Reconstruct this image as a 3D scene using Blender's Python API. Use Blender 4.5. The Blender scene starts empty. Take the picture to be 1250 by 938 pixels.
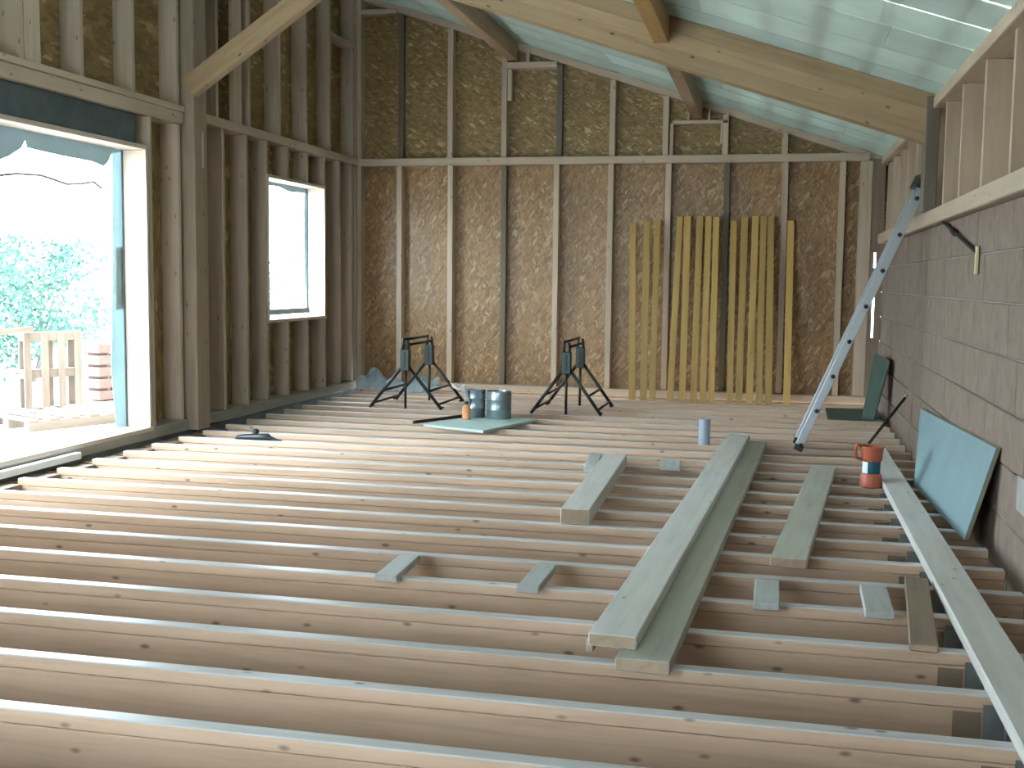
import bpy, bmesh, math, random
from mathutils import Vector, Matrix
random.seed(7)
scene = bpy.context.scene
COL = scene.collection

# ------------------------------------------------------------------ camera
F, CX, CY, CAMH = 1400.0, 625.0, 469.0, 1.3
def _ray(p): return Vector(((p[0]-CX)/F, (p[1]-CY)/F, 1.0))
_vy = _ray((945, 345)).normalized()
_vx = -_ray((-5600, 268)); _vx = (_vx - _vy*_vx.dot(_vy)).normalized()
_vz = _vx.cross(_vy)
R = Matrix((_vx, _vy, _vz))                       # photo-camera axes to world axes
CAM = Vector((0, 0, CAMH))
cam_data = bpy.data.cameras.new('camera'); cam = bpy.data.objects.new('camera', cam_data); COL.objects.link(cam)
cam_data.sensor_width = 36.0; cam_data.lens = F/1250*36; cam_data.clip_end = 300
cx_, cy_, cz_ = R.col[0], R.col[1], R.col[2]
m3 = Matrix((cx_, -cy_, -cz_)).transposed()
cam.matrix_world = Matrix.Translation(CAM) @ m3.to_4x4()
scene.camera = cam
# a photo pixel gives a direction; the plane it touches gives the distance
def ray(p): return R @ _ray(p)
def atz(p, z=0.0): v = ray(p); return CAM + v*((z-CAMH)/v.z)
def aty(p, y): v = ray(p); return CAM + v*(y/v.y)
def atx(p, x): v = ray(p); return CAM + v*(x/v.x)

# ------------------------------------------------------------------ light
world = bpy.data.worlds.new('overcast_sky'); scene.world = world; world.use_nodes = True
bg = world.node_tree.nodes['Background']
bg.inputs[0].default_value = (0.77, 0.91, 1.0, 1); bg.inputs[1].default_value = 14.0
vs = scene.view_settings
vs.view_transform = 'Standard'; vs.look = 'None'; vs.gamma = 1.0; vs.use_curve_mapping = False
vs.exposure = 0.42

# ------------------------------------------------------------------ materials
MATS = {}
def nodes(name, rough=0.7, metal=0.0):
    m = bpy.data.materials.new(name); m.use_nodes = True
    nt = m.node_tree; b = nt.nodes['Principled BSDF']
    b.inputs['Roughness'].default_value = rough; b.inputs['Metallic'].default_value = metal
    MATS[name] = m
    return m, nt, b
def N(nt, t, **kw):
    n = nt.nodes.new(t)
    for k, v in kw.items(): setattr(n, k, v)
    return n
def ramp(nt, stops, fac):
    r = N(nt, 'ShaderNodeValToRGB')
    while len(r.color_ramp.elements) < len(stops): r.color_ramp.elements.new(0.5)
    for e, (p, c) in zip(r.color_ramp.elements, stops): e.position = p; e.color = (*c, 1)
    nt.links.new(fac, r.inputs[0]); return r.outputs[0]
def coords(nt, scale, rot=(0, 0, 0), rnd=37.0):
    tc = N(nt, 'ShaderNodeTexCoord'); oi = N(nt, 'ShaderNodeObjectInfo')
    mul = N(nt, 'ShaderNodeMath', operation='MULTIPLY'); mul.inputs[1].default_value = rnd
    nt.links.new(oi.outputs['Random'], mul.inputs[0])
    add = N(nt, 'ShaderNodeVectorMath', operation='ADD')
    nt.links.new(tc.outputs['Object'], add.inputs[0]); nt.links.new(mul.outputs[0], add.inputs[1])
    mp = N(nt, 'ShaderNodeMapping'); mp.inputs['Scale'].default_value = scale; mp.inputs['Rotation'].default_value = rot
    nt.links.new(add.outputs[0], mp.inputs[0]); return mp.outputs[0], oi.outputs['Random']
def noise(nt, vec, scale=1.0, detail=4, rough=0.55, dist=0.0):
    n = N(nt, 'ShaderNodeTexNoise'); n.inputs['Scale'].default_value = scale; n.inputs['Detail'].default_value = detail
    n.inputs['Roughness'].default_value = rough; n.inputs['Distortion'].default_value = dist
    nt.links.new(vec, n.inputs['Vector']); return n.outputs['Fac']
def mix(nt, fac, a, b, mode='MIX'):
    m = N(nt, 'ShaderNodeMix', data_type='RGBA', blend_type=mode)
    for sock, v in ((m.inputs[0], fac), (m.inputs[6], a), (m.inputs[7], b)):
        if hasattr(v, 'links') or hasattr(v, 'is_linked'): nt.links.new(v, sock)
        elif isinstance(v, (int, float)): sock.default_value = v
        else: sock.default_value = (*v, 1)
    return m.outputs[2]
def bump(nt, b, h, strength=0.3, dist=0.003):
    bp = N(nt, 'ShaderNodeBump'); bp.inputs['Strength'].default_value = strength; bp.inputs['Distance'].default_value = dist
    nt.links.new(h, bp.inputs['Height']); nt.links.new(bp.outputs[0], b.inputs['Normal'])
def wood(name, light, dark, rough=0.6, knots=0.85, vary=0.14, knot_col=None):
    """Planed timber: grain along local X, knots, tone different from piece to piece."""
    m, nt, b = nodes(name, rough)
    v, rnd = coords(nt, (0.55, 9, 9))
    g = noise(nt, v, 2.2, 6, 0.62, 0.6)
    c = ramp(nt, [(0.30, dark), (0.52, light), (0.75, tuple(min(1, x*1.12) for x in light))], g)
    v2, _ = coords(nt, (1.6, 2.2, 2.2))
    bl = noise(nt, v2, 1.3, 3)
    c = mix(nt, 0.35, c, ramp(nt, [(0.3, tuple(x*0.72 for x in light)), (0.7, light)], bl))
    if knots:
        v3, _ = coords(nt, (4.5, 10, 10), rnd=53.0)
        vo = N(nt, 'ShaderNodeTexVoronoi'); vo.inputs['Scale'].default_value = 1.0; vo.inputs['Randomness'].default_value = 1.0
        nt.links.new(v3, vo.inputs['Vector'])
        k = ramp(nt, [(0.05, (1, 1, 1)), (0.12, (0, 0, 0))], vo.outputs['Distance'])
        mm = N(nt, 'ShaderNodeMath', operation='MULTIPLY'); mm.inputs[1].default_value = knots
        nt.links.new(k, mm.inputs[0])
        c = mix(nt, mm.outputs[0], c, knot_col or tuple(x*0.32 for x in dark))
    mr = N(nt, 'ShaderNodeMapRange'); mr.inputs[3].default_value = 1-vary; mr.inputs[4].default_value = 1+vary*0.6
    nt.links.new(rnd, mr.inputs[0])
    hs = N(nt, 'ShaderNodeHueSaturation'); nt.links.new(c, hs.inputs['Color']); nt.links.new(mr.outputs[0], hs.inputs['Value'])
    nt.links.new(hs.outputs[0], b.inputs['Base Color'])
    bump(nt, b, g, 0.25, 0.002)
    return m
def osb(name, rot, stops, rough=0.42, plane='YZ'):
    """Strand board: overlapping flakes of random tone, mostly along one direction."""
    m, nt, b = nodes(name, rough)
    outs = []
    for k, (ang, s) in enumerate(((rot, 1.0), (rot+0.55, 1.25), (rot-0.6, 0.9))):
        r = (ang, 0, 0) if plane == 'YZ' else (0, ang, 0)
        sc = (9, 48*s, 15*s) if plane == 'YZ' else (48*s, 9, 15*s)
        tc = N(nt, 'ShaderNodeTexCoord'); m1 = N(nt, 'ShaderNodeMapping'); m1.inputs['Rotation'].default_value = r
        m1.inputs['Location'].default_value = (k*3.3, k*1.7, k*2.1)
        m2 = N(nt, 'ShaderNodeMapping'); m2.inputs['Scale'].default_value = sc
        nt.links.new(tc.outputs['Object'], m1.inputs[0]); nt.links.new(m1.outputs[0], m2.inputs[0])
        vo = N(nt, 'ShaderNodeTexVoronoi'); vo.inputs['Scale'].default_value = 1.0
        nt.links.new(m2.outputs[0], vo.inputs['Vector'])
        sp = N(nt, 'ShaderNodeSeparateColor'); nt.links.new(vo.outputs['Color'], sp.inputs[0])
        outs.append((sp.outputs[0], sp.outputs[1]))
    c = ramp(nt, stops, outs[0][0])
    for val, sel in outs[1:]:
        gt = N(nt, 'ShaderNodeMath', operation='GREATER_THAN'); gt.inputs[1].default_value = 0.55; nt.links.new(sel, gt.inputs[0])
        c = mix(nt, gt.outputs[0], c, ramp(nt, stops, val))
    tc = N(nt, 'ShaderNodeTexCoord')
    big = noise(nt, tc.outputs['Object'], 1.6, 3)
    c = mix(nt, 1.0, c, ramp(nt, [(0.25, (0.78, 0.76, 0.72)), (0.75, (1, 1, 1))], big), 'MULTIPLY')
    nt.links.new(c, b.inputs['Base Color']); bump(nt, b, outs[1][0], 0.35, 0.002)
    return m
def plain(name, col, rough=0.6, metal=0.0, var=0.12, scale=6.0, bmp=0.0, trans=0.0):
    m, nt, b = nodes(name, rough, metal)
    v, rnd = coords(nt, (scale, scale, scale))
    n = noise(nt, v, 1.0, 5, 0.6)
    c = ramp(nt, [(0.25, tuple(x*(1-var) for x in col)), (0.75, tuple(min(1, x*(1+var)) for x in col))], n)
    nt.links.new(c, b.inputs['Base Color'])
    if bmp: bump(nt, b, n, bmp, 0.004)
    return m

wood('joist_wood', (0.63, 0.45, 0.32), (0.47, 0.32, 0.215), 0.45)
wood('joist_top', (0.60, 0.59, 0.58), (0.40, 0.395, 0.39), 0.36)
wood('stud_wood', (0.54, 0.43, 0.32), (0.42, 0.325, 0.23), 0.6, knots=0.7)
wood('stud_shaded', (0.17, 0.145, 0.10), (0.11, 0.095, 0.065), 0.7, knots=0.3)  # for the set-back studs: their shade is put into the wood colour
wood('post_dark', (0.19, 0.155, 0.115), (0.13, 0.105, 0.08), 0.65)
wood('plank_end', (0.44, 0.33, 0.23), (0.33, 0.24, 0.16), 0.75, knots=0)
wood('post_wood', (0.36, 0.28, 0.20), (0.26, 0.20, 0.14), 0.6)
wood('rafter_wood', (0.42, 0.295, 0.165), (0.30, 0.20, 0.105), 0.55, knots=0.95)
wood('purlin_wood', (0.42, 0.29, 0.18), (0.31, 0.20, 0.12), 0.6)
wood('purlin_orange', (0.50, 0.29, 0.10), (0.38, 0.20, 0.06), 0.6)
wood('plank_pale', (0.64, 0.635, 0.60), (0.52, 0.51, 0.475), 0.6, knots=0.5)
wood('plank_green', (0.46, 0.465, 0.39), (0.36, 0.36, 0.295), 0.6, knots=0.5)
wood('plank_grey', (0.48, 0.50, 0.48), (0.36, 0.37, 0.35), 0.7, knots=0.3)
wood('plank_brown', (0.27, 0.20, 0.14), (0.19, 0.14, 0.09), 0.7, knots=0.3)
wood('sill_wood', (0.36, 0.34, 0.28), (0.25, 0.23, 0.19), 0.7, knots=0.3)
wood('batten_yellow', (0.50, 0.32, 0.10), (0.37, 0.22, 0.055), 0.6, knots=0.4, vary=0.25)
wood('reveal_wood', (0.66, 0.55, 0.46), (0.54, 0.42, 0.33), 0.5, knots=0.6)
wood('weathered', (0.24, 0.195, 0.165), (0.15, 0.12, 0.10), 0.8, knots=0.3)
OSB_STOPS = [(0.0, (0.23, 0.125, 0.05)), (0.45, (0.34, 0.195, 0.08)), (0.85, (0.41, 0.25, 0.11)), (1.0, (0.54, 0.40, 0.24))]
OSB_UP = [(0.0, (0.20, 0.125, 0.045)), (0.45, (0.28, 0.185, 0.07)), (0.88, (0.35, 0.24, 0.10)), (1.0, (0.56, 0.43, 0.24))]
osb('osb_vertical', 0.0, OSB_STOPS, 0.40, 'XZ')
osb('osb_horizontal', math.pi/2, OSB_UP, 0.5, 'XZ')
osb('osb_side', 0.0, OSB_UP, 0.5, 'YZ')
plain('block_concrete', (0.225, 0.168, 0.132), 0.9, var=0.22, scale=9, bmp=0.6)
plain('concrete', (0.33, 0.33, 0.31), 0.9, var=0.2, scale=7, bmp=0.4)
plain('earth', (0.10, 0.085, 0.07), 0.95, var=0.3, scale=3, bmp=0.5)
plain('yard', (0.62, 0.60, 0.55), 0.95, var=0.12, scale=1.5, bmp=0.3)
plain('lintel_dark', (0.085, 0.115, 0.115), 0.6, var=0.35, scale=5)
plain('steel_galv', (0.34, 0.38, 0.40), 0.42, 0.75, var=0.15, scale=14)
plain('aluminium', (0.46, 0.49, 0.51), 0.42, 0.8, var=0.06, scale=8)
plain('steel_pail', (0.30, 0.37, 0.40), 0.36, 0.8, var=0.12, scale=6)
plain('black_plastic', (0.018, 0.02, 0.022), 0.45, var=0.1)
plain('tool_black', (0.03, 0.034, 0.042), 0.4, var=0.2)
plain('trestle_green', (0.016, 0.045, 0.040), 0.4, var=0.15)
plain('trestle_dark', (0.015, 0.022, 0.022), 0.45, var=0.1)
plain('teal_board', (0.19, 0.285, 0.30), 0.75, var=0.07, scale=3)
plain('teal_board_pale', (0.47, 0.60, 0.56), 0.75, var=0.07, scale=3)
plain('green_board', (0.065, 0.105, 0.085), 0.75, var=0.1, scale=3)
plain('board_edge', (0.27, 0.26, 0.20), 0.8, var=0.1)
plain('pvc_grey', (0.30, 0.36, 0.44), 0.4, var=0.05)
plain('tub_orange', (0.46, 0.11, 0.05), 0.45, var=0.1)
plain('tub_teal', (0.015, 0.10, 0.13), 0.5, var=0.1)
plain('white_label', (0.72, 0.78, 0.78), 0.5, var=0.05)
plain('orange_clay', (0.62, 0.28, 0.13), 0.6, var=0.15)
plain('iron_dark', (0.02, 0.017, 0.016), 0.5, 0.3)
plain('yellow_tip', (0.60, 0.56, 0.30), 0.6)
plain('leaf', (0.055, 0.145, 0.115), 0.6, var=0.45, scale=2.0)
plain('leaf_light', (0.09, 0.19, 0.14), 0.6, var=0.4, scale=2.0)
plain('bark', (0.20, 0.16, 0.13), 0.9)
plain('brick_red', (0.20, 0.105, 0.09), 0.85, var=0.2)
plain('rag_white', (0.86, 0.90, 0.90), 0.7, var=0.04)
def film(name, col, tr, clear):
    """Thin sheet that lets light through: part diffuse, part translucent, part clear."""
    m = bpy.data.materials.new(name); m.use_nodes = True; nt = m.node_tree; MATS[name] = m
    out = nt.nodes['Material Output']; nt.nodes.remove(nt.nodes['Principled BSDF'])
    tc = N(nt, 'ShaderNodeTexCoord'); n = noise(nt, tc.outputs['Object'], 2.5, 4)
    c = ramp(nt, [(0.3, tuple(x*0.86 for x in col)), (0.7, col)], n)
    oi = N(nt, 'ShaderNodeObjectInfo'); mr = N(nt, 'ShaderNodeMapRange'); mr.inputs[3].default_value = 0.86; mr.inputs[4].default_value = 1.06
    nt.links.new(oi.outputs['Random'], mr.inputs[0]); hs = N(nt, 'ShaderNodeHueSaturation'); nt.links.new(c, hs.inputs['Color']); nt.links.new(mr.outputs[0], hs.inputs['Value']); c = hs.outputs[0]
    d = N(nt, 'ShaderNodeBsdfDiffuse'); t = N(nt, 'ShaderNodeBsdfTranslucent'); p = N(nt, 'ShaderNodeBsdfTransparent')
    nt.links.new(c, d.inputs[0]); nt.links.new(c, t.inputs[0])
    a = N(nt, 'ShaderNodeMixShader'); a.inputs[0].default_value = tr
    nt.links.new(d.outputs[0], a.inputs[1]); nt.links.new(t.outputs[0], a.inputs[2])
    q = N(nt, 'ShaderNodeMixShader'); q.inputs[0].default_value = clear
    nt.links.new(a.outputs[0], q.inputs[1]); nt.links.new(p.outputs[0], q.inputs[2])
    nt.links.new(q.outputs[0], out.inputs[0]); return m
film('roof_panel', (0.58, 0.655, 0.605), 0.125, 0.0)
film('membrane', (0.38, 0.47, 0.49), 0.22, 0.0)
film('membrane_pale', (0.48, 0.60, 0.62), 0.36, 0.0)
film('plastic_sheet', (0.62, 0.72, 0.76), 0.5, 0.35)

# ------------------------------------------------------------------ builders
def world_pos(p): return Vector(p.get('_base', (0, 0, 0))) if p else Vector()
BASE = {}
def link(name, mesh, mat=None, parent=None, M=None):
    o = bpy.data.objects.new(name, mesh); COL.objects.link(o)
    if mat and mesh and not mesh.materials: mesh.materials.append(MATS[mat])
    M = M or Matrix.Identity(4)
    if parent:
        o.parent = parent; M0 = M; M = BASE[parent.name].inverted() @ M; BASE[o.name] = M0
    else: BASE[o.name] = M.copy()
    o.matrix_basis = M
    return o
def empty(name, loc=(0, 0, 0), parent=None, **tags):
    o = link(name, None, None, parent, Matrix.Translation(loc)); o.empty_display_size = 0.1
    return tag(o, **tags)
def tag(o, label=None, cat=None, group=None, kind=None):
    if label: o['label'] = label
    if cat: o['category'] = cat
    if group: o['group'] = group
    if kind: o['kind'] = kind
    return o
_cache = {}
def box_mesh(l, w, h, bev, mat):
    key = (round(l, 4), round(w, 4), round(h, 4), bev, mat)
    if key in _cache: return _cache[key]
    bm = bmesh.new(); bmesh.ops.create_cube(bm, size=1.0)
    bmesh.ops.scale(bm, vec=(l, w, h), verts=bm.verts)
    if bev: bmesh.ops.bevel(bm, geom=bm.edges[:], offset=min(bev, 0.4*min(l, w, h)), segments=1, affect='EDGES')
    me = bpy.data.meshes.new('box'); bm.to_mesh(me); bm.free()
    me.materials.append(MATS[mat]); _cache[key] = me; return me
def beam(name, a, b, w, h, mat, parent=None, up=(0, 0, 1), bev=0.003):
    """Straight timber from a to b (axis points); w across, h along 'up'."""
    a, b = Vector(a), Vector(b); x = (b-a); L = x.length; x.normalize()
    u = Vector(up); y = u.cross(x).normalized(); z = x.cross(y)
    M = Matrix.Translation((a+b)/2) @ Matrix((x, y, z)).transposed().to_4x4()
    return link(name, box_mesh(L, w, h, bev, mat), mat, parent, M)
def box(name, x0, x1, y0, y1, z0, z1, mat, parent=None, bev=0.003, axis=None):
    """Axis-aligned timber; grain along the longest side (or 'axis')."""
    d = (abs(x1-x0), abs(y1-y0), abs(z1-z0)); c = Vector(((x0+x1)/2, (y0+y1)/2, (z0+z1)/2))
    ax = axis if axis is not None else d.index(max(d))
    if ax == 0: a, b, w, h, up = c-Vector((d[0]/2, 0, 0)), c+Vector((d[0]/2, 0, 0)), d[1], d[2], (0, 0, 1)
    elif ax == 1: a, b, w, h, up = c-Vector((0, d[1]/2, 0)), c+Vector((0, d[1]/2, 0)), d[0], d[2], (0, 0, 1)
    else: a, b, w, h, up = c-Vector((0, 0, d[2]/2)), c+Vector((0, 0, d[2]/2)), d[0], d[1], (0, 1, 0)
    return beam(name, a, b, w, h, mat, parent, up, bev)
def mesh_obj(name, verts, faces, mat, parent=None, loc=None, smooth=False):
    loc = Vector(loc) if loc is not None else Vector()
    me = bpy.data.meshes.new(name); me.from_pydata([tuple(Vector(v)-loc) for v in verts], [], faces); me.update()
    if smooth:
        for p in me.polygons: p.use_smooth = True
    return link(name, me, mat, parent, Matrix.Translation(loc))
def prism(name, poly, n, t, mat, parent=None):
    """Flat outline (3D points) given a thickness t along n."""
    n = Vector(n).normalized()*t; k = len(poly); P = [Vector(p) for p in poly]
    c = sum(P, Vector())/k
    return mesh_obj(name, P+[p+n for p in P], [tuple(range(k))[::-1], tuple(range(k, 2*k))]+[(i, (i+1) % k, k+(i+1) % k, k+i) for i in range(k)], mat, parent, c)
def tube(name, pts, r, mat, parent=None, seg=8):
    P = [Vector(p) for p in pts]; rs = r if isinstance(r, (list, tuple)) else [r]*len(P)
    vs_, fs = [], []
    ref = Vector((0, 0, 1))
    for i, p in enumerate(P):
        t = (P[min(i+1, len(P)-1)]-P[max(i-1, 0)]).normalized()
        rf = ref if abs(t.dot(ref)) < 0.95 else Vector((0, 1, 0))
        u = t.cross(rf).normalized(); v = t.cross(u)
        for k in range(seg):
            a = 2*math.pi*k/seg; vs_.append(p+(u*math.cos(a)+v*math.sin(a))*rs[i])
    for i in range(len(P)-1):
        for k in range(seg): fs.append((i*seg+k, i*seg+(k+1) % seg, (i+1)*seg+(k+1) % seg, (i+1)*seg+k))
    fs += [tuple(range(seg))[::-1], tuple(range((len(P)-1)*seg, len(P)*seg))]
    return mesh_obj(name, vs_, fs, mat, parent, P[0], True)
def lathe(name, prof, loc, mat, parent=None, seg=28):
    """Turned shape; profile (radius, height) from the bottom outside up, over the rim and inside."""
    vs_, fs = [], []
    for r, z in prof:
        for k in range(seg):
            a = 2*math.pi*k/seg; vs_.append(Vector((r*math.cos(a), r*math.sin(a), z))+Vector(loc))
    for i in range(len(prof)-1):
        for k in range(seg): fs.append((i*seg+k, i*seg+(k+1) % seg, (i+1)*seg+(k+1) % seg, (i+1)*seg+k))
    fs += [tuple(range(seg))[::-1], tuple(range((len(prof)-1)*seg, len(prof)*seg))]
    o = mesh_obj(name, vs_, fs, mat, parent, loc, False)
    for p in o.data.polygons: p.use_smooth = len(p.vertices) == 4
    m = o.modifiers.new('edge', 'EDGE_SPLIT'); m.split_angle = math.radians(40)
    return o

# ------------------------------------------------------------------ the setting
XL, XLO = -4.80, -4.96          # left wall: inner face of the studs, sheathing
XR = 1.12                       # block wall face
YB, YBO = 12.85, 12.99          # back wall
YN = -1.0                       # near end of the building, open behind the camera
EAVE, SL = 2.65, 0.329
def roof_z(x): return EAVE + SL*(1.10-x)

# floor: joists over a dark crawl space
floor = empty('floor', (-1.8, 7, -0.6), kind='structure')
box('ground_bed', -5.0, 1.12, YN, 13.0, -0.7, -0.6, 'earth', floor, 0)
JY = [2.495, 2.925, 3.355, 3.785, 4.21, 4.66, 5.09, 5.51, 5.93, 6.345, 6.755, 7.165, 7.56, 7.96, 8.37, 8.78, 9.19, 9.60, 10.01, 10.42, 10.83, 11.24, 11.65, 12.02, 12.33, 12.66]
JW = 0.058
JX0, JX1 = -4.66, 1.07
for i, y in enumerate(JY):
    j = box('joist', JX0, JX1, y, y+JW, -0.24, -0.048, 'joist_wood', floor, 0.003)
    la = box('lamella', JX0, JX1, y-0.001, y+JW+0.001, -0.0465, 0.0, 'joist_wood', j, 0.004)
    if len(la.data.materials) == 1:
        la.data.materials.append(MATS['joist_top'])            # weathered upper face, sky light painted in as a paler, cooler colour
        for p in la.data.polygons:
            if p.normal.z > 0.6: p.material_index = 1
    if y < 9.5:
        hx = 0.735 + random.uniform(-0.012, 0.012)
        bm = bmesh.new()
        for (x0, x1, y0, y1, z0, z1) in ((hx-0.035, hx+0.035, y-0.007, y-0.002, -0.24, -0.028), (hx+0.03, hx+0.036, y-0.05, y-0.004, -0.24, -0.06),
                                          (hx-0.035, hx+0.035, y-0.004, y+JW, -0.247, -0.2405)):
            g = bmesh.ops.create_cube(bm, size=1.0)
            bmesh.ops.scale(bm, vec=(x1-x0, y1-y0, z1-z0), verts=g['verts']); bmesh.ops.translate(bm, vec=((x0+x1)/2, (y0+y1)/2, (z0+z1)/2), verts=g['verts'])
        me = bpy.data.meshes.new('joist_hanger'); bm.to_mesh(me); bm.free(); link('joist_hanger', me, 'steel_galv', j)
        box('packing_block', hx-0.125, hx-0.04, y-0.004, y-0.0012, -0.24, -0.055, 'plank_brown', j, 0.001, axis=0)
# blocking at the timber-wall ends
for a, b in zip(JY[:-1], JY[1:]):
    if 4.5 < a < 9: box('end_block', -4.80, -4.63, a+JW+0.004, b-0.004, -0.24, -0.035, 'plank_brown', floor, 0.004, axis=1)
led = box('trim_1', 0.82, XR, YN, 12.8, -0.6, -0.26, 'concrete', None, 0.01); tag(led, kind='structure')

# left wall
wl = empty('wall_left', (XL, 7, 0), kind='structure')
D0, D1, DZ0, DZ1 = 5.0, 8.17, 0.10, 2.27        # big opening
W0, W1, WZ0, WZ1 = 10.41, 11.82, 0.88, 2.255    # small window
ZT = roof_z(XL)-0.01
def sheath(y0, y1, z0, z1): box('sheathing', XLO-0.015, XLO, y0, y1, z0, z1, 'osb_side', wl, 0)
for y0, y1, z0, z1 in ((YN, D0-0.03, -0.3, 2.6), (D0-0.03, D1+0.03, -0.3, DZ0-0.03), (D0-0.03, D1+0.03, DZ1+0.03, 2.6), (D1+0.03, W0-0.03, -0.3, 2.6),
                       (W0-0.03, W1+0.03, -0.3, WZ0-0.03), (W0-0.03, W1+0.03, WZ1+0.03, 2.6), (W1+0.03, YBO, -0.3, 2.6), (YN, YBO, 2.6, ZT)):
    sheath(y0, y1, z0, z1)
box('sill_plate', XLO, XL+0.02, YN, YB, 0.0, 0.095, 'sill_wood', wl, 0.006)
box('foundation', -5.02, XL+0.005, YN, YB, -0.6, -0.005, 'lintel_dark', wl, 0)
box('top_plate', XLO, XL+0.03, YN, 8.76, 2.637, 2.685, 'stud_wood', wl, 0.005)
box('top_plate', XLO, XL+0.018, YN, 8.76, 2.535, 2.635, 'stud_wood', wl, 0.005)
box('top_plate', XLO, XL+0.025, 9.02, YB, 2.60, 2.68, 'stud_wood', wl, 0.005)
box('post', XLO, -4.70, 8.78, 9.0, 0.0, ZT, 'post_wood', wl, 0.006)
box('post_strip', -4.70, -4.692, 8.90, 8.925, 2.20, 2.50, 'reveal_wood', wl, 0.002)
def stud(y, z0, z1, mat='stud_wood', w=0.045): box('stud', XLO, XL, y-w, y, z0, z1, mat, wl, 0.003)
for y in (9.51, 9.97, 10.41, 11.87, 12.32, 12.71): stud(y, 0.095, 2.60)
for y in (8.28, 8.73): stud(y, 0.095, 2.535)
for y in (0.45, 1.55, 3.98, 4.95): stud(y, 0.095, 2.535)
for y in (10.90, 11.40):
    stud(y, 0.095, WZ0-0.03); stud(y, WZ1+0.03, 2.60)
stud(9.08, 0.095, 0.50, 'reveal_wood', 0.03)
for y in (7.39, 8.06, 8.73): stud(y, 2.685, ZT)
for y in (1.2, 2.4, 3.6, 4.8, 6.0, 6.72): stud(y, 2.685, ZT)
for y in (9.41, 10.05, 10.72, 11.38, 12.04, 12.77): stud(y, 2.68, ZT)
box('flat_stud', XL-0.05, XL-0.002, 6.73, 6.90, 2.685, ZT, 'stud_wood', wl)
box('flat_stud', XL-0.05, XL-0.002, 9.71, 9.87, 2.68, ZT, 'stud_wood', wl)
box('stud', XLO, XL, 12.78, YB, 0.095, ZT, 'stud_wood', wl)
box('nogging', XLO, XL, 12.045, 12.72, 3.93, 3.975, 'stud_wood', wl)
box('rafter_plate', XLO, XL, YN, YB, ZT-0.09, ZT, 'stud_wood', wl)
box('lintel', XLO+0.02, XL-0.03, D0-0.1, 8.10, DZ1+0.035, 2.533, 'lintel_dark', wl, 0.004)
# openings
def opening(name, y0, y1, z0, z1, t=0.032):
    w = empty(name, (XL, (y0+y1)/2, z0), kind='structure')
    xo, xi = -5.0, XL+0.012
    box('head_board', xo, xi, y0-t, y1+t, z1, z1+t, 'reveal_wood', w)
    box('jamb_board', xo, xi, y1, y1+t, z0, z1, 'reveal_wood', w)
    box('jamb_board', xo, xi, y0-t, y0, z0, z1, 'reveal_wood', w)
    box('window_board', xo, xi+0.01, y0-t, y1+t, z0-t, z0, 'reveal_wood', w)
    return w
w1 = opening('window_1', D0, D1, DZ0, DZ1, 0.035)
w2 = opening('window_2', W0, W1, WZ0, WZ1)
XM = -5.0
def flap(name, px, mat, parent, x=XM):
    P = [atx(p, x) for p in px]
    return prism(name, P, (-1, 0, 0), 0.004, mat, parent)
# grey membrane left round the opening, cut ragged
flap('membrane_flap', [(-130, 110), (0, 150), (60, 160), (150, 180), (150, 186), (137, 187), (132, 198), (127, 203), (112, 197), (75, 190), (40, 182), (33, 180), (31, 171), (26, 181), (12, 190), (-3, 196), (-60, 200), (-130, 190)], 'membrane', w1)
flap('membrane_flap', [(137, 187), (151, 186), (154, 526), (143, 528), (136, 450), (138, 300)], 'membrane_pale', w1, XM-0.006)
flap('membrane_flap', [(141, 302), (152, 301), (153, 376), (141, 378)], 'membrane', w1, XM-0.012)
flap('membrane_flap', [(326, 221), (379, 231), (379, 236), (374, 236), (360, 235), (352, 234), (340, 228), (326, 226)], 'membrane', w2)
flap('membrane_flap', [(372, 236), (379, 235), (379, 377), (374, 377), (372, 318), (371, 260)], 'membrane_pale', w2, XM-0.006)
box('seal_strip', -4.995, -4.975, W0, W1, WZ0+0.03, WZ0+0.085, 'lintel_dark', w2, 0.002)
box('seal_strip', -4.995, -4.985, D1-0.014, D1-0.001, DZ0, DZ1, 'lintel_dark', w1, 0.001)
box('seal_strip', -4.995, -4.985, W1-0.018, W1-0.001, WZ0+0.085, WZ1, 'lintel_dark', w2, 0.001)
box('pale_strip', XL+0.02, XL+0.07, 6.0, 7.15, 0.0, 0.05, 'rag_white', wl, 0.004)

# back wall
wb = empty('wall_back', (-1.9, YB, 0), kind='structure')
box('sheathing', -4.96, 1.0, YBO, YBO+0.015, -0.3, 2.64, 'osb_vertical', wb, 0)
prism('sheathing', [(-4.96, YBO, 2.64), (1.0, YBO, 2.64), (1.1, YBO, roof_z(1.1)), (-4.96, YBO, roof_z(-4.96))], (0, 1, 0), 0.015, 'osb_horizontal', wb)
box('bottom_plate', XL, 1.0, YB-0.02, YBO, 0.0, 0.085, 'stud_wood', wb, 0.005)
box('mid_plate', XL+0.02, 0.95, YB-0.02, YBO, 2.595, 2.68, 'stud_wood', wb, 0.005)
SW = 0.062
for x in (-4.284, -3.668, -3.046, -2.427, -1.811, -1.172, -0.538, 0.083, 0.681):
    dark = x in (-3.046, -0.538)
    box('stud', x-SW/2, x+SW/2, YB+(0.05 if dark else 0), YBO-0.001, 0.085, 2.595, 'stud_shaded' if dark else 'stud_wood', wb)
box('stud', 0.86, 0.985, YB, YBO-0.001, 0.085, 2.595, 'stud_wood', wb)
box('stud', XL, XL+0.05, YB, YBO-0.001, 0.085, roof_z(XL)-0.08, 'stud_wood', wb)
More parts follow.
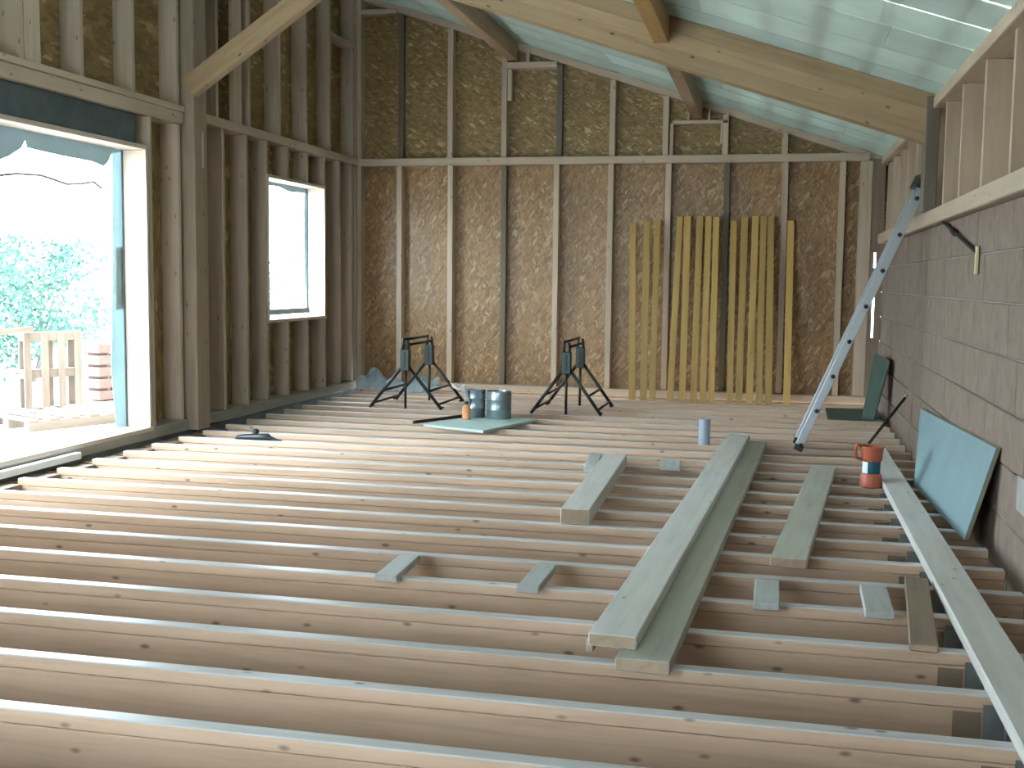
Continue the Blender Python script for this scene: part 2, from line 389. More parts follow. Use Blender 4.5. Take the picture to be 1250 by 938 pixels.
for x in (-4.285, -3.675, -3.040, -2.415, -1.805, -1.215, -0.567, 0.066):
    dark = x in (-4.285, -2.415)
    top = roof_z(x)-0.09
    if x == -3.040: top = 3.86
    box('stud', x-SW/2, x+SW/2, YB+(0.06 if dark else 0), YBO-0.001, 2.68, top, 'stud_shaded' if dark else 'stud_wood', wb)
box('stud', -1.165, -1.13, YB, YBO-0.001, 2.68, 3.02, 'stud_wood', wb)
box('stud', -0.62, -0.60, YB, YBO-0.001, 2.80, 3.02, 'stud_wood', wb)
box('stud', -3.005, -2.955, YB-0.005, YBO-0.05, 3.31, 3.66, 'stud_wood', wb)
box('purlin_bearer', -3.01, -2.44, YB, YBO-0.001, 3.665, 3.735, 'stud_wood', wb)
box('purlin_bearer', -1.14, -0.54, YB, YBO-0.001, 3.015, 3.055, 'stud_wood', wb)
box('stud', -2.80, -2.76, YB+0.03, YBO-0.001, 3.735, 3.95, 'stud_wood', wb)
box('stud', -0.76, -0.735, YB+0.03, YBO-0.001, 3.055, 3.25, 'stud_wood', wb)
box('stud', -0.985, -0.96, YB+0.03, YBO-0.001, 3.055, 3.25, 'stud_wood', wb)
box('nogging', XL+0.05, -4.32, YB+0.01, YBO-0.001, 4.33, 4.385, 'stud_wood', wb)
beam('sloping_plate', (XL, YB+0.085, roof_z(XL)-0.045), (1.09, YB+0.085, roof_z(1.09)-0.045), 0.10, 0.075, 'stud_wood', wb)
for z0, z1 in ((-0.1, 0.72), (1.19, 1.47), (1.63, 2.62)): box('corner_filler', 0.986, 1.118, YB+0.01, YB+0.04, z0, z1, 'plank_brown', wb, 0.002)
for z0, z1 in ((0.7201, 1.1899), (1.4701, 1.6299)):
    box('corner_filler', 0.986, 1.030, YB+0.01, YB+0.04, z0, z1, 'plank_brown', wb, 0.002)
    box('corner_filler', 1.052, 1.118, YB+0.01, YB+0.04, z0, z1, 'plank_brown', wb, 0.002)
box('sheathing', 1.0, 1.30, YBO, YBO+0.015, 1.64, 2.70, 'osb_vertical', wb, 0)
# right wall: blocks below, timber frame above
wr = empty('wall_right', (XR, 7, 0), kind='structure')
CH, BL = 0.262, 0.5
for r in range(8):
    z0 = 1.472-CH*r if r else 1.472
    h = CH if r else 0.248
    y = YBO - 0.01 - (0.25 if r % 2 else 0.0)
    if r % 2: box('block', XR, XR+0.2, y+0.004, YBO-0.01, z0+0.003, z0+h-0.003, 'block_concrete', wr, 0.006)
    while y > 1.0:
        dx = random.uniform(-0.004, 0.004)
        box('block', XR+dx, XR+0.2, y-BL+0.004, y, z0+0.003, z0+h-0.003, 'block_concrete', wr, 0.006); y -= BL
box('mortar_core', XR+0.012, XR+0.19, YN, YBO-0.012, -0.6, 1.70, 'concrete', wr, 0)
box('bearing_beam', 1.06, 1.30, YN, YB, 1.722, 1.825, 'stud_wood', wr, 0.006)
box('eave_plate', 1.07, 1.27, YN, YBO, 2.555, 2.635, 'stud_wood', wr, 0.005)
for y in (12.60, 12.05, 11.45, 10.80, 10.12, 9.55, 8.48, 7.77, 6.96, 6.15, 5.4, 4.7, 4.0, 3.2, 2.4, 1.6): box('stud', 1.12, 1.27, y, y+0.045, 1.825, 2.555, 'stud_wood', wr)
box('sheathing', 1.27, 1.285, YN, YBO, 1.825, 2.70, 'osb_side', wr, 0)
pb = box('post', 1.025, 1.118, 8.795, 8.97, 1.826, roof_z(1.06)-0.02, 'post_dark', wr, 0.005)

# near wall, behind the camera
wn = empty('wall_near', (-1.9, YN, 0), kind='structure')
for P in ([(-4.96, -0.6), (-3.6, -0.6), (-3.6, 2.4), (-4.96, 2.4)], [(-1.7, -0.6), (1.3, -0.6), (1.3, 2.4), (-1.7, 2.4)], [(-3.6, -0.6), (-1.7, -0.6), (-1.7, 0.1), (-3.6, 0.1)],
          [(-4.96, 2.4), (1.3, 2.4), (1.3, roof_z(1.3)), (-4.96, roof_z(-4.96))]):
    prism('sheathing', [(x, YN-0.02, z) for x, z in P], (0, -1, 0), 0.015, 'osb_vertical', wn)
for x in [-4.55+0.61*k for k in range(10)]: box('stud', x-0.03, x+0.03, YN-0.018, YN+0.1, 2.4 if -3.6 < x < -1.7 else -0.3, roof_z(x)-0.06, 'stud_wood', wn)
# roof panels: translucent boarding with the tile battens lying on top
ce = empty('ceiling', (-1.9, 7, 4), kind='structure')
nrm = Vector((SL, 0, 1)).normalized(); sdir = Vector((-1, 0, SL)).normalized()
edges = [8.39+0.553*k for k in range(8, -1, -1)]+[7.83, 7.22, 6.68, 6.15]
edges = [12.99]+edges
while edges[-1] > -0.6: edges.append(edges[-1]-0.553)
SLIT = {6.68: 0.022, 6.15: 0.030, 7.22: 0.012}
LEN = (1.16+5.05)/abs(sdir.x)
for k, (ya, yb) in enumerate(zip(edges[1:], edges[:-1])):
    s = -0.03 if k % 2 == 0 else 0.0
    cuts = [0.0, 0.56+1.25*(k % 2), 0.56+1.25*(k % 2)+2.5, 0.56+1.25*(k % 2)+5.0, LEN]
    cuts = [c for c in cuts if c < LEN-0.05]+[LEN]
    gap = SLIT.get(ya, 0.010)
    if ya not in SLIT and ya > -0.5:        # unseen strip added over each closed joint to block light
        ca = Vector((1.16, ya, roof_z(1.16)))+nrm*0.0185; beam('joint_light_stop', ca, ca+sdir*LEN, 0.05, 0.007, 'plank_brown', ce, nrm)
    for c0, c1 in zip(cuts[:-1], cuts[1:]):
        yc = (ya+gap+yb)/2
        a = Vector((1.16, yc, roof_z(1.16)))+sdir*(c0+0.0002)+nrm*0.007
        b = Vector((1.16, yc, roof_z(1.16)))+sdir*(c1-0.0002)+nrm*0.007
        beam('roof_panel', a, b, yb-ya-gap, 0.014, 'roof_panel', ce, nrm, 0.004)
s = 0.25
kb = 0
while s < LEN:
    p = Vector((1.16, 0, roof_z(1.16)))+sdir*s+nrm*0.0425
    wdt = 0.10 if kb % 3 == 2 else 0.055
    beam('tile_batten', (p.x, -0.6, p.z), (p.x, 12.95, p.z), wdt, 0.038, 'stud_wood', ce, nrm); s += 0.36; kb += 1

# ------------------------------------------------------------------ roof timbers
def glulam_rafter(y, label):
    t = empty('roof_rafter', (1.05, y, 2.3), label=label, cat='rafter', group=None)
    xa, xb = 1.06, XL+0.1
    dz = 0.0
    H = 0.355/3
    for k in range(3):
        zo = -0.004-H*(k+0.5)
        beam('lamella', (xa, y+0.08, roof_z(xa)+zo), (xb, y+0.08, roof_z(xb)+zo), 0.16-(0.002 if k == 1 else 0), (H-0.0004)*math.cos(math.atan(SL)), 'rafter_wood', t, nrm, 0.0012)
    return t
glulam_rafter(8.80, 'deep laminated timber rafter sloping across the room between two posts')
PB = 0.205
def purlin(x, y0, y1, label, mat='purlin_wood'):
    z1 = roof_z(x+0.055)-0.004
    o = box('roof_purlin', x-0.055, x+0.055, y0, y1, z1-PB, z1, mat, None, 0.004)
    return tag(o, label, 'purlin', 'roof purlins')
purlin(-0.88, 8.962, YB-0.0, 'timber purlin from deep rafter to chipboard wall, lower of the pair')
purlin(-2.95, 8.962, YB-0.0, 'timber purlin from deep rafter to chipboard wall, higher of the pair')
purlin(-0.88, YN, 8.798, 'orange-brown timber purlin meeting the deep rafter on its face opposite the chipboard wall', 'purlin_orange')
purlin(-2.95, YN, 8.798, 'timber purlin on the open side of the deep rafter, above the knee brace')
br = beam('knee_brace', (-4.72, 8.745, 2.83), (-3.34, 8.745, 3.75), 0.10, 0.165, 'rafter_wood', None, (0, 0, 1), 0.004)
tag(br, 'pale diagonal knee brace rising from the post of the window wall', 'brace')

# ------------------------------------------------------------------ loose timber on the joists
def plank(name, near_l, near_r, far_l, far_r, z_top, th, mat, label, cat='plank', group=None):
    """Plank whose top corners are photo pixels on the plane z_top (it lies on what carries it)."""
    nl, nr, fl, fr = [atz(p, z_top) for p in (near_l, near_r, far_l, far_r)]
    a, b = (nl+nr)/2, (fl+fr)/2
    d = (b-a).normalized(); side = Vector((d.y, -d.x, 0))
    w = (abs((nr-nl).dot(side))+abs((fr-fl).dot(side)))/2
    off = Vector((0, 0, -th/2))
    o = beam(name, a+off, b+off, w, th, mat, None, (0, 0, 1), 0.004)
    if len(o.data.materials) == 1 and mat != 'plank_grey':
        o.data.materials.append(MATS['plank_end'])             # end grain, with the shade on the ends painted in as darker brown
        for p in o.data.polygons:
            if abs(p.normal.x) > 0.8: p.material_index = 1
    return tag(o, label, cat, group), w
plank('plank', (757, 802), (811, 810), (905, 537), (938, 540), 0.047, 0.046, 'plank_green', 'long greenish plank lying on the joists beneath the longest pale plank')
plank('plank', (721, 773), (774, 778), (888, 530), (917, 531), 0.094, 0.046, 'plank_pale', 'long pale plank stacked partly on top of a greenish plank')
plank('lath', (717, 781), (723, 782), (882, 538), (887, 538), 0.046, 0.045, 'reveal_wood', 'narrow pale lath under the edge of the stacked long plank', 'lath')
plank('plank', (942, 679), (983, 684), (990, 567), (1021, 571), 0.047, 0.046, 'plank_green', 'short greenish plank lying alone between the long planks')
o, _ = plank('plank', (1247, 920), (1330, 920), (1057, 545), (1079, 547), 0.047, 0.046, 'plank_pale', 'long pale plank along the block wall, its end behind the orange tub')
plank('timber_offcut', (687, 618), (717, 625), (738, 553), (765, 556), 0.086, 0.085, 'plank_pale', 'thick squared timber offcut lying across several joists', 'offcut')
plank('timber_offcut', (713, 572), (727, 573), (719, 553), (735, 553), 0.03, 0.029, 'plank_grey', 'thin grey offcut tucked beside the thick timber offcut', 'offcut')
plank('timber_offcut', (806, 570), (829, 570), (806, 560), (832, 560), 0.03, 0.029, 'plank_grey', 'small grey offcut bridging two joists near the stacked planks', 'offcut')
lab = 'short grey offcut bridging a joist gap, '
for nl, nr, fl, fr, e in (((457, 702), (484, 703), (488, 676), (513, 678), 'farthest from the block wall'), ((630, 715), (658, 717), (655, 688), (679, 690), 'beside the stacked long planks on the window side'),
                       ((920, 736), (951, 737), (921, 707), (952, 708), 'between the stacked planks and the tilted grey offcut'), ((1057, 747), (1091, 747), (1049, 714), (1083, 715), 'next to the brown board')):
    plank('timber_offcut', nl, nr, fl, fr, 0.032, 0.031, 'plank_grey', lab+e, 'offcut', 'short offcuts bridging one joist gap')
plank('board', (1113, 786), (1143, 788), (1102, 705), (1135, 705), 0.03, 0.029, 'plank_brown', 'brown board with a pale edge lying across the joists by the wall plank', 'board')

# ------------------------------------------------------------------ battens leaning on the back wall
bx0 = [(103, 108, 110, 822), (150, 165, 100, 822), (187, 207, 98, 822), (257, 297, 82, 826), (305, 328, 80, 828), (350, 377, 80, 830), (387, 412, 80, 832), (421, 443, 84, 833),
       (495, 513, 98, 836), (531, 557, 85, 838), (573, 600, 80, 840), (612, 632, 80, 842), (651, 662, 82, 844), (725, 742, 98, 850)]
names = ['first', 'second', 'third', 'fourth', 'fifth', 'sixth', 'seventh', 'eighth', 'ninth', 'tenth', 'eleventh', 'twelfth', 'thirteenth']
for k, (xb, xt, yt, yb) in enumerate(bx0):
    pbm = atz((740+xb/3.29, 240+yb/3.29), 0.0)
    a = Vector((pbm.x, 12.36, 0.0)); t = aty((740+xt/3.29, 240+yt/3.29), 12.80)
    d = (t-a).normalized()
    a2 = a+Vector((0, 0, 0.012))
    o = beam('batten', a2, t, 0.068+random.uniform(-0.006, 0.004), 0.024, 'batten_yellow', None, (0, 1, 0), 0.002)
    if k == 13: tag(o, 'yellow timber batten leaning apart, nearest the ladder', 'batten', 'battens leaning on the back wall')
    else: tag(o, 'yellow timber batten leaning on the chipboard wall, %s counted from the trestles' % names[k], 'batten', 'battens leaning on the back wall')

# ------------------------------------------------------------------ ladder
lad = empty('ladder', (0.24, 9.2, 0), label='aluminium ladder leaning on the beam above the block wall', cat='ladder')
LA, LB = Vector((0.215, 0, 0.0)), Vector((1.055, 0, 2.04))
ld = (LB-LA).normalized(); lup = Vector((-ld.z, 0, ld.x))
for y in (9.04, 9.40):
    st = beam('stile', LA+Vector((0, y, 0.02)), LB+Vector((0, y, 0)), 0.026, 0.062, 'aluminium', lad, lup, 0.003)
    beam('foot', LA+Vector((0, y, 0.0))+Vector((0, 0, 0.012)), LA+Vector((0, y, 0.012))+ld*0.05, 0.034, 0.068, 'black_plastic', st, lup, 0.004)
L = (LB-LA).length; n = 8
for k in range(n):
    s = 0.06+k*0.29
    if s > L-0.02: break
    c = LA+ld*s
    ru = tube('rung', [c+Vector((0, 9.026, 0)), c+Vector((0, 9.414, 0))], 0.014, 'aluminium', lad, 10)
    for y, y2 in ((9.020, 9.0265), (9.4135, 9.420)): tube('rung_plug', [c+Vector((0, y, 0)), c+Vector((0, y2, 0))], 0.017, 'black_plastic', ru, 10)
beam('end_cap', LB+Vector((-0.02, 8.985, 0.02)), LB+Vector((-0.02, 9.44, 0.04)), 0.11, 0.035, 'black_plastic', lad, lup, 0.005)

# ------------------------------------------------------------------ folding trestles
def trestle(x, yn, yf, hz, label, spread):
    t = empty('trestle', (x, (yn+yf)/2, 0), label=label, cat='trestle', group='folding trestles by the chipboard wall')
    for y, s in ((yn, 1), (yf, -1)):
        xx = x
        hd = box('head', xx-0.045, xx+0.045, y-0.04, y+0.04, hz-0.02, hz+0.19, 'trestle_green', t, 0.006)
        box('head_slot', xx-0.012, xx+0.012, y-0.046, y-0.038, hz+0.01, hz+0.17, 'trestle_dark', hd, 0.002)
        for sx in (-1, 1):
            tube('leg', [(xx+sx*0.03, y, hz+0.02), (xx+sx*spread, y, 0.006)], 0.0165, 'trestle_dark', t)
            tube('foot', [(xx+sx*(spread-0.01), y-0.0, 0.02), (xx+sx*(spread-0.01), y+s*0.085, 0.018)], 0.012, 'trestle_dark', t)
        tube('centre_post', [(xx, y, hz), (xx, y, 0.004)], 0.013, 'trestle_dark', t)
        tube('jaw', [(xx-0.03, y, hz+0.18), (xx-0.02, y, hz+0.30)], 0.014, 'trestle_dark', t)
        tube('jaw', [(xx+0.03, y, hz+0.18), (xx+0.02, y, hz+0.28)], 0.014, 'trestle_dark', t)
    for sx in (-1, 1):
        f1, f2 = 0.58, 0.88
        for f in (f1, f2):
            px_ = x+sx*(0.03+(spread-0.03)*f); pz = (hz+0.02)*(1-f)
            tube('cross_bar', [(px_, yn, pz), (px_, yf, pz)], 0.012, 'trestle_dark', t)
    tube('top_bar', [(x-0.02, yn, hz+0.285), (x-0.02, yf, hz+0.285)], 0.014, 'trestle_dark', t)
    tube('top_bar', [(x+0.02, yn, hz+0.235), (x+0.02, yf, hz+0.235)], 0.014, 'trestle_dark', t)
    return t
trestle(-3.55, 10.865, 11.68, 0.405, 'dark green folding trestle in front of the crumpled plastic sheet', 0.375)
trestle(-1.925, 10.865, 11.68, 0.42, 'dark green folding trestle between the pails and the leaning battens', 0.345)

# ------------------------------------------------------------------ pails and board
zb = 0.022
bd = [atz(p, zb) for p in ((517, 518), (590, 526), (656, 512))]
bd.append(bd[0]+bd[2]-bd[1])
o = prism('fibre_board', [(p.x, p.y, 0.001) for p in bd], (0, 0, 1), zb, 'teal_board_pale'); tag(o, 'pale teal board lying flat on the joists under two pails', 'board')
a, b = atz((505, 516), 0.035), atz((565, 508), 0.035)
o = beam('dark_batten', (a.x, a.y, 0.036), (b.x, b.y, 0.036), 0.03, 0.026, 'iron_dark', None); tag(o, 'thin dark strip lying along the edge of the pale teal board', 'strip')
def pail(p, r, h, label):
    c = atz(p, zb); loc = (c.x, c.y, zb+0.001)
    t = empty('pail', loc, label=label, cat='pail', group='metal pails on the board')
    lathe('body', [(r*0.97, 0), (r, 0.006), (r, h*0.32), (r*1.015, h*0.33), (r*1.015, h*0.345), (r, h*0.355), (r, h*0.68), (r*1.015, h*0.69), (r*1.015, h*0.705), (r, h*0.715), (r, h-0.008), (r*1.03, h-0.004), (r*1.03, h), (r*0.97, h), (r*0.96, h-0.01), (r*0.95, 0.02)], loc, 'steel_pail', t)
    pts = []
    for k in range(13):
        an = math.pi*k/12
        pts.append(Vector(loc)+Vector((r*1.03*math.cos(an), -r*0.5*math.sin(an)-0.02, h-0.03+0.012*math.sin(an))))
    tube('handle', pts, 0.003, 'iron_dark', t, 6)
    return c
pail((580, 509), 0.095, 0.255, 'dull metal pail with a white rag hanging over its rim')
pail((609, 511), 0.113, 0.255, 'shiny metal pail standing next to the pail with a rag')
# white rag over the rim, falling to the side
ctr = atz((580, 509), zb)
vs_, fs = [], []
path = [(-0.245, 0.03, 0.285), (-0.20, 0.02, 0.262), (-0.14, 0.0, 0.232), (-0.10, -0.03, 0.262), (-0.075, -0.05, 0.287), (-0.06, -0.09, 0.255), (-0.05, -0.11, 0.18), (-0.03, -0.115, 0.12)]
for i, (dx, dy, dz) in enumerate(path):
    for k in range(5):
        u = (k-2)/2
        wv = 0.012*math.sin(i*1.9+k*1.3)
        vs_.append((ctr.x+dx+u*0.012+wv*0.5, ctr.y+dy+u*0.045, zb+dz+wv-u*0.026))
for i in range(len(path)-1):
    for k in range(4): fs.append((i*5+k, i*5+k+1, (i+1)*5+k+1, (i+1)*5+k))
o = mesh_obj('rag', vs_, fs, 'rag_white', None, (ctr.x-0.15, ctr.y, zb+0.25), True)
m = o.modifiers.new('thickness', 'SOLIDIFY'); m.thickness = 0.006
m = o.modifiers.new('smooth', 'SUBSURF'); m.levels = 1; m.render_levels = 1
tag(o, 'white rag draped over the rim of the dull pail', 'rag')
# small orange bottle
ob = atz((573, 511.5), zb); loc = (ob.x-0.015, ob.y-0.05, zb+0.001)
t = empty('bottle', loc, label='small orange bottle standing in front of the dull pail', cat='bottle')
lathe('body', [(0.034, 0), (0.04, 0.006), (0.041, 0.09), (0.034, 0.118), (0.016, 0.132), (0.015, 0.14)], loc, 'orange_clay', t)
lathe('cap', [(0.018, 0), (0.018, 0.022), (0.014, 0.026)], (loc[0], loc[1], loc[2]+0.139), 'iron_dark', t)

# grey pipe offcut
c = atz((861.5, 538), 0.0); loc = (c.x, 9.225, 0.0)
t = lathe('pipe_offcut', [(0.045, 0), (0.045, 0.205), (0.040, 0.21), (0.0385, 0.205), (0.0385, 0.01)], loc, 'pvc_grey'); tag(t, 'short grey plastic pipe offcut standing upright on a joist', 'pipe')

# black tool on the joists
c = aty((311, 540), 8.40)
bx = Vector((c.x, 8.40, 0.0))
t = empty('hand_tool', bx, label='small black hand tool lying on the joists near the large opening', cat='tool')
vs_, fs = [], []
prof = [(-0.165, 0.012, 0.014), (-0.15, 0.028, 0.03), (-0.09, 0.036, 0.042), (-0.02, 0.04, 0.05), (0.06, 0.04, 0.054), (0.115, 0.034, 0.056), (0.135, 0.02, 0.036), (0.19, 0.010, 0.016), (0.235, 0.005, 0.008)]
for (dx, w, h) in prof:
    for k in range(10):
        a = 2*math.pi*k/10; vs_.append(bx+Vector((dx, w*math.cos(a), max(0.001, h*0.5+h*0.5*math.sin(a)))))
for i in range(len(prof)-1):
    for k in range(10): fs.append((i*10+k, i*10+(k+1) % 10, (i+1)*10+(k+1) % 10, (i+1)*10+k))
fs += [tuple(range(10))[::-1], tuple(range((len(prof)-1)*10, len(prof)*10))]
mesh_obj('body', vs_, fs, 'tool_black', t, bx, True)
lathe('knob', [(0.02, 0), (0.026, 0.015), (0.024, 0.034), (0.012, 0.042)], bx+Vector((0.01, 0, 0.048)), 'tool_black', t, 14)

# crumpled clear plastic in the corner
vs_, fs = [], []
nu, nv = 26, 12
rp = random.Random(3)
for i in range(nu):
    for k in range(nv):
        u, v = i/(nu-1), k/(nv-1)
        hgt = math.sin(math.pi*min(1, v*1.05))*(0.16+0.07*math.sin(u*9)+0.05*math.sin(u*23+v*7))*(1-0.35*u)
        vs_.append((-4.64+u*0.95+rp.uniform(-0.018, 0.018), 12.34+v*0.44+rp.uniform(-0.018, 0.018), 0.012+max(0, hgt+rp.uniform(-0.022, 0.022))))
for i in range(nu-1):
    for k in range(nv-1): fs.append((i*nv+k, (i+1)*nv+k, (i+1)*nv+k+1, i*nv+k+1))
o = mesh_obj('plastic_sheet', vs_, fs, 'plastic_sheet', None, (-4.2, 12.56, 0.0))
m = o.modifiers.new('thickness', 'SOLIDIFY'); m.thickness = 0.002
tag(o, 'crumpled clear plastic sheet heaped in the corner behind a trestle', 'plastic sheet')

# ------------------------------------------------------------------ along the block wall
bl, br_ = atz((1112, 590), 0.0), atz((1181, 661), 0.0)
tl, tr = atx((1121, 500), 1.085), atx((1210, 548), 1.085)
bl = Vector((0.925, 7.75, 0.002)); br_ = Vector((0.985, 6.12, 0.002))
e = (br_-bl).normalized(); n_ = (tl-bl).cross(e).normalized()
if n_.x > 0: n_ = -n_
t = empty('insulation_board', ((bl+br_)/2), label='blue-green insulation board leaning on the block wall', cat='board')
tl2 = Vector((1.088, tl.y*0.99, 0.38)); tr2 = Vector((1.09, 5.98, 0.50))
P = [bl, br_, tr2, tl2]
prism('panel', P, -n_, 0.0, 'teal_board', t) if False else None
prism('facing', [p-n_*0.0 for p in P], (1, 0, 0.15), 0.004, 'teal_board', t)
prism('core', [p+Vector((0.0045, 0, 0.0)) for p in P], (1, 0, 0.15), 0.018, 'board_edge', t)
# green board in the corner and the one lying below it
q = [Vector((0.86, 11.42, 0.012)), Vector((0.965, 11.33, 0.012)), Vector((1.075, 11.2, 0.58)), Vector((0.995, 11.85, 0.62))]
o = prism('green_board', q, (0.6, 0.75, -0.1), 0.016, 'green_board'); tag(o, 'dark green board tilted against the block wall in the corner', 'board')
q = [Vector((x, y, 0.001)) for x, y in ((0.54, 11.27), (1.05, 11.24), (1.08, 12.3), (0.56, 12.25))]
o = prism('green_board', q, (0, 0, 1), 0.010, 'green_board'); tag(o, 'dark green board lying flat on the joists in the corner', 'board')
# rod
o = empty('pry_bar', (0.80, 9.63, 0), label='thin black rod leaning on the block wall behind the orange tub', cat='rod')
e0, e1 = Vector((0.79, 9.625, 0.012)), Vector((1.085, 9.91, 0.365))
tube('shaft', [e0, e1], 0.012, 'iron_dark', o)
dd = (e1-e0).normalized(); tube('tip', [e1+dd*0.0005, e1+dd*0.03], 0.013, 'yellow_tip', o)
# orange tub with a dark band
c = atz((1063, 590), 0.0); loc = (0.645, 7.60, 0.0)
t = empty('tub', loc, label='orange tub with a dark teal band beside the wall plank', cat='tub')
lathe('base', [(0.062, 0), (0.068, 0.006), (0.066, 0.075), (0.060, 0.09)], loc, 'tub_orange', t)
bn = lathe('band', [(0.052, 0), (0.054, 0.004), (0.056, 0.075), (0.055, 0.08)], (loc[0], loc[1], 0.0905), 'tub_teal', t)
lathe('top', [(0.060, 0), (0.064, 0.004), (0.072, 0.085), (0.076, 0.088), (0.076, 0.095), (0.070, 0.095), (0.066, 0.02)], (loc[0], loc[1], 0.171), 'tub_orange', t)
vs_, fs = [], []
for k in range(5):
    a = math.radians(195+k*12)
    for z in (0.094, 0.166): vs_.append((loc[0]+0.0575*math.cos(a), loc[1]+0.0575*math.sin(a), z))
for k in range(4): fs.append((2*k, 2*k+2, 2*k+3, 2*k+1))
o = mesh_obj('sticker', vs_, fs, 'white_label', bn, loc); m = o.modifiers.new('thickness', 'SOLIDIFY'); m.thickness = 0.002; m.offset = 1
h0 = Vector(loc)
tube('grip', [h0+Vector((-0.062, -0.02, 0.18)), h0+Vector((-0.095, -0.03, 0.19)), h0+Vector((-0.105, -0.03, 0.24)), h0+Vector((-0.095, -0.03, 0.28)), h0+Vector((-0.068, -0.02, 0.262))], 0.012, 'tub_orange', t)
# anchor under the bearing beam
a0, a1 = atx((1152, 272), 1.10), atx((1191, 307), 1.10)
t = empty('wall_anchor', a1, label='dark threaded tie with a pale tag on the block wall under the beam', cat='anchor')
tube('rod', [a0, a1], 0.011, 'iron_dark', t); mid = a0.lerp(a1, 0.3)
tube('nut', [mid, a0.lerp(a1, 0.42)], 0.021, 'iron_dark', t, 6)
a2 = atx((1193, 335), 1.105); box('tag', 1.098, 1.113, a1.y-0.035, a1.y+0.012, a2.z, a1.z+0.03, 'yellow_tip', t, 0.002)
# paler patch of mortar low on the wall
o = box('wall_patch', 1.108, 1.116, 5.36, 5.55, 0.28, 0.44, 'concrete', wr, 0.002)

# ------------------------------------------------------------------ yard outside
GZ = -0.15
g = mesh_obj('ground', [(-60, -40, GZ), (-5.02, -40, GZ), (-5.02, 60, GZ), (-60, 60, GZ), (-5.02, 13.1, GZ), (40, 13.1, GZ), (40, 60, GZ), (1.32, -40, GZ), (40, -40, GZ), (1.32, 13.1, GZ),
                       (-60, -40, GZ-.3), (-60, 60, GZ-.3), (40, 60, GZ-.3), (40, -40, GZ-.3)],
             [(0, 1, 2, 3), (4, 5, 6, 2), (7, 8, 5, 9)], 'yard'); tag(g, kind='structure')
def pallet(p, rz, L, Hh, label, lying=False):
    t = empty('pallet', p, label=label, cat='pallet', group='pallets in the yard')
    M = Matrix.Translation(p) @ Matrix.Rotation(rz, 4, 'Z')
    def bb(nm, x0, x1, y0, y1, z0, z1):
        a = M @ Vector((x0, (y0+y1)/2, (z0+z1)/2)); b = M @ Vector((x1, (y0+y1)/2, (z0+z1)/2))
        if z1-z0 > x1-x0:
            a = M @ Vector(((x0+x1)/2, (y0+y1)/2, z0)); b = M @ Vector(((x0+x1)/2, (y0+y1)/2, z1))
            return beam(nm, a, b, y1-y0, x1-x0, 'weathered', t, M.to_3x3() @ Vector((1, 0, 0)))
        return beam(nm, a, b, y1-y0, z1-z0, 'weathered', t)
    if lying:
        for k in range(3): bb('stringer', 0, L, k*0.36, k*0.36+0.09, 0.0, 0.09)
        for k in range(5): bb('board', k*(L-0.1)/4, k*(L-0.1)/4+0.1, 0.0, 0.81, 0.0905, 0.112)
        return t
    n = 4
    for k in range(n): x = k*(L-0.075)/(n-1); bb('board', x, x+0.075, -0.025, -0.003, 0, Hh)
    for z in (0.0, Hh/2-0.04, Hh-0.09): bb('stringer', 0, L, 0.0, 0.08, z, z+0.09)
    for k in range(3):
        x = k*(L-0.1)/2; bb('board', x, x+0.1, 0.083, 0.105, 0, Hh)
    return t
pallet(Vector((-7.35, 10.15, GZ)), math.radians(62), 0.62, 0.86, 'weathered pallet standing upright with a stringer halfway, beside the lying pallet')
pallet(Vector((-7.55, 8.75, GZ)), math.radians(62), 0.75, 0.80, 'weathered pallet standing upright, partly cut off by the photograph edge')
pallet(Vector((-6.62, 9.2, GZ)), math.radians(66), 0.95, 0.80, 'weathered pallet lying flat on the yard in front of the upright ones', True)
o = beam('rail', (-7.52, 9.35, GZ+0.83), (-7.28, 10.2, GZ+0.90), 0.05, 0.05, 'weathered', None); tag(o, 'horizontal wooden rail joining the tops of the upright pallets', 'rail')
stk = Vector((-7.6, 11.7, GZ))
for k in range(5):
    o = beam('stacked_beam', stk+Vector((0, 0, 0.07+k*0.135)), stk+Vector((0.25, 0.7, 0.07+k*0.135)), 0.3, 0.105, 'brick_red', None, (0, 0, 1), 0.008)
    tag(o, 'reddish timber in the outdoor pile, %s layer counted from the ground' % names[k], 'beam', 'reddish timber pile in the yard')
    if k < 4:
        for q in (0.15, 0.8):
            s0 = stk+Vector((0.25*q-0.13, 0.7*q, 0.1375+k*0.135)); s = beam('spacer', s0, s0+Vector((0.26, 0, 0)), 0.05, 0.028, 'weathered', o)
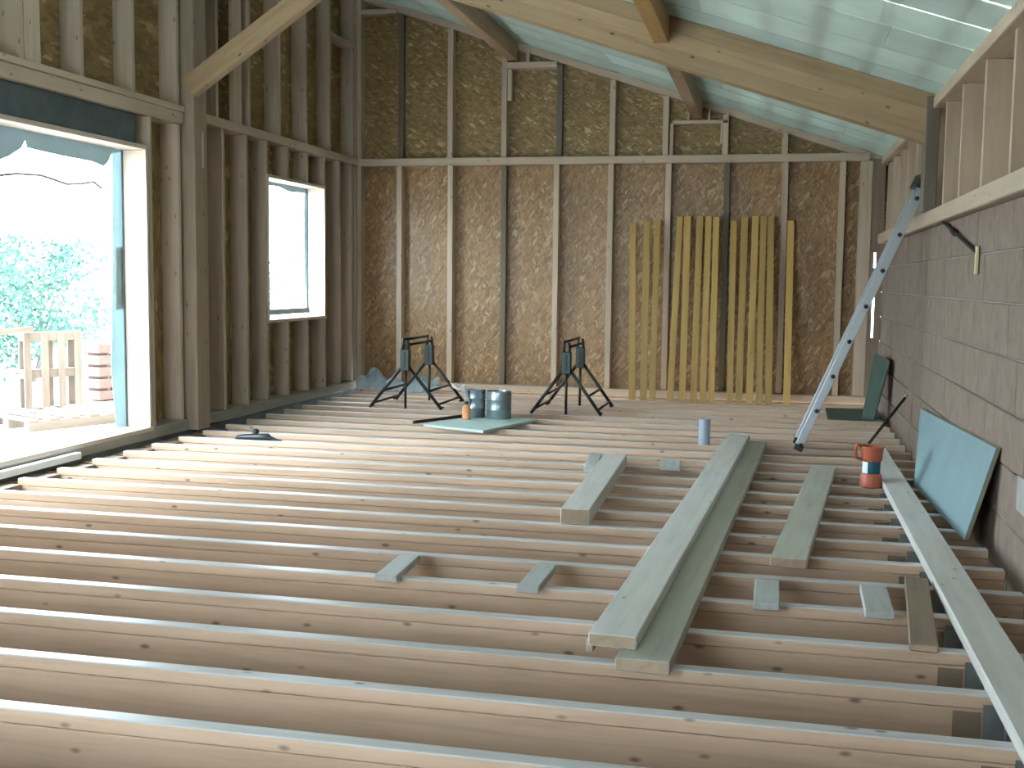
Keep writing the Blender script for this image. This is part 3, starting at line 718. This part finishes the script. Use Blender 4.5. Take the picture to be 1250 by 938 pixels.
def shrub(loc, rx, ry, h, n, mat, label, seed, cat='shrub', trunk=0.0, size=0.07):
    rr = random.Random(seed)
    t = empty('shrub', loc, label=label, cat=cat, group='greenery beyond the yard')
    for k in range(5):
        a = rr.uniform(0, 6.28); e_ = Vector(loc)+Vector((math.cos(a)*rx*0.6, math.sin(a)*ry*0.6, h*rr.uniform(0.6, 0.95)))
        mid_ = Vector(loc).lerp(e_, 0.5)+Vector((rr.uniform(-.1, .1), rr.uniform(-.1, .1), h*0.08))
        tube('stem', [Vector(loc), mid_, e_], [0.03, 0.018, 0.006], 'bark', t, 6)
    clumps = [(rr.gauss(0, 0.45), rr.gauss(0, 0.45), rr.uniform(trunk, 1)) for _ in range(26)]
    V, Fc = [], []
    for i in range(n):
        cx, cy, cz = rr.choice(clumps)
        p = Vector(loc)+Vector(((cx+rr.gauss(0, 0.16))*rx, (cy+rr.gauss(0, 0.16))*ry, max(0.03, min(1.08, cz+rr.gauss(0, 0.09)))*h))
        u = Vector((rr.gauss(0, 1), rr.gauss(0, 1), rr.gauss(0, 1))).normalized(); w = u.orthogonal().normalized(); s_ = size*rr.uniform(0.6, 1.4)
        b0 = len(V); V += [p, p+u*s_*0.5+w*s_*0.3, p+u*s_*1.1, p+u*s_*0.5-w*s_*0.3]; Fc.append((b0, b0+1, b0+2, b0+3))
    f = mesh_obj('foliage', V, Fc, mat, t, loc); f['kind'] = 'stuff'
    return t
G = GZ
shrub((-9.7, 13.6, G), 1.0, 1.1, 1.75, 4600, 'leaf', 'dense leafy shrub behind the reddish timber pile', 1)
shrub((-11.9, 12.2, G), 1.0, 1.0, 1.35, 2600, 'leaf_light', 'light green shrub seen through the upright pallets', 2)
shrub((-13.4, 10.0, G), 1.0, 1.0, 1.1, 1500, 'leaf_light', 'low pale shrub at the edge of the yard', 3)
shrub((-9.6, 20.5, G), 1.3, 1.3, 1.75, 2200, 'leaf_light', 'leafy shrub seen through the small window', 4)
shrub((-16.5, 19.5, G), 2.2, 2.4, 2.6, 1500, 'leaf_light', 'taller sparse tree behind the shrubs', 5, 'tree', 0.3, 0.10)
# loose cable hanging outside the large opening
pts = [atx(p, -6.2) for p in ((-20, 216), (20, 212), (50, 214), (65, 219), (82, 225), (100, 224), (114, 222), (124, 230))]
o = tube('cable', pts, 0.013, 'iron_dark', None, 6); tag(o, 'thin dark cable sagging outside the large opening', 'cable')
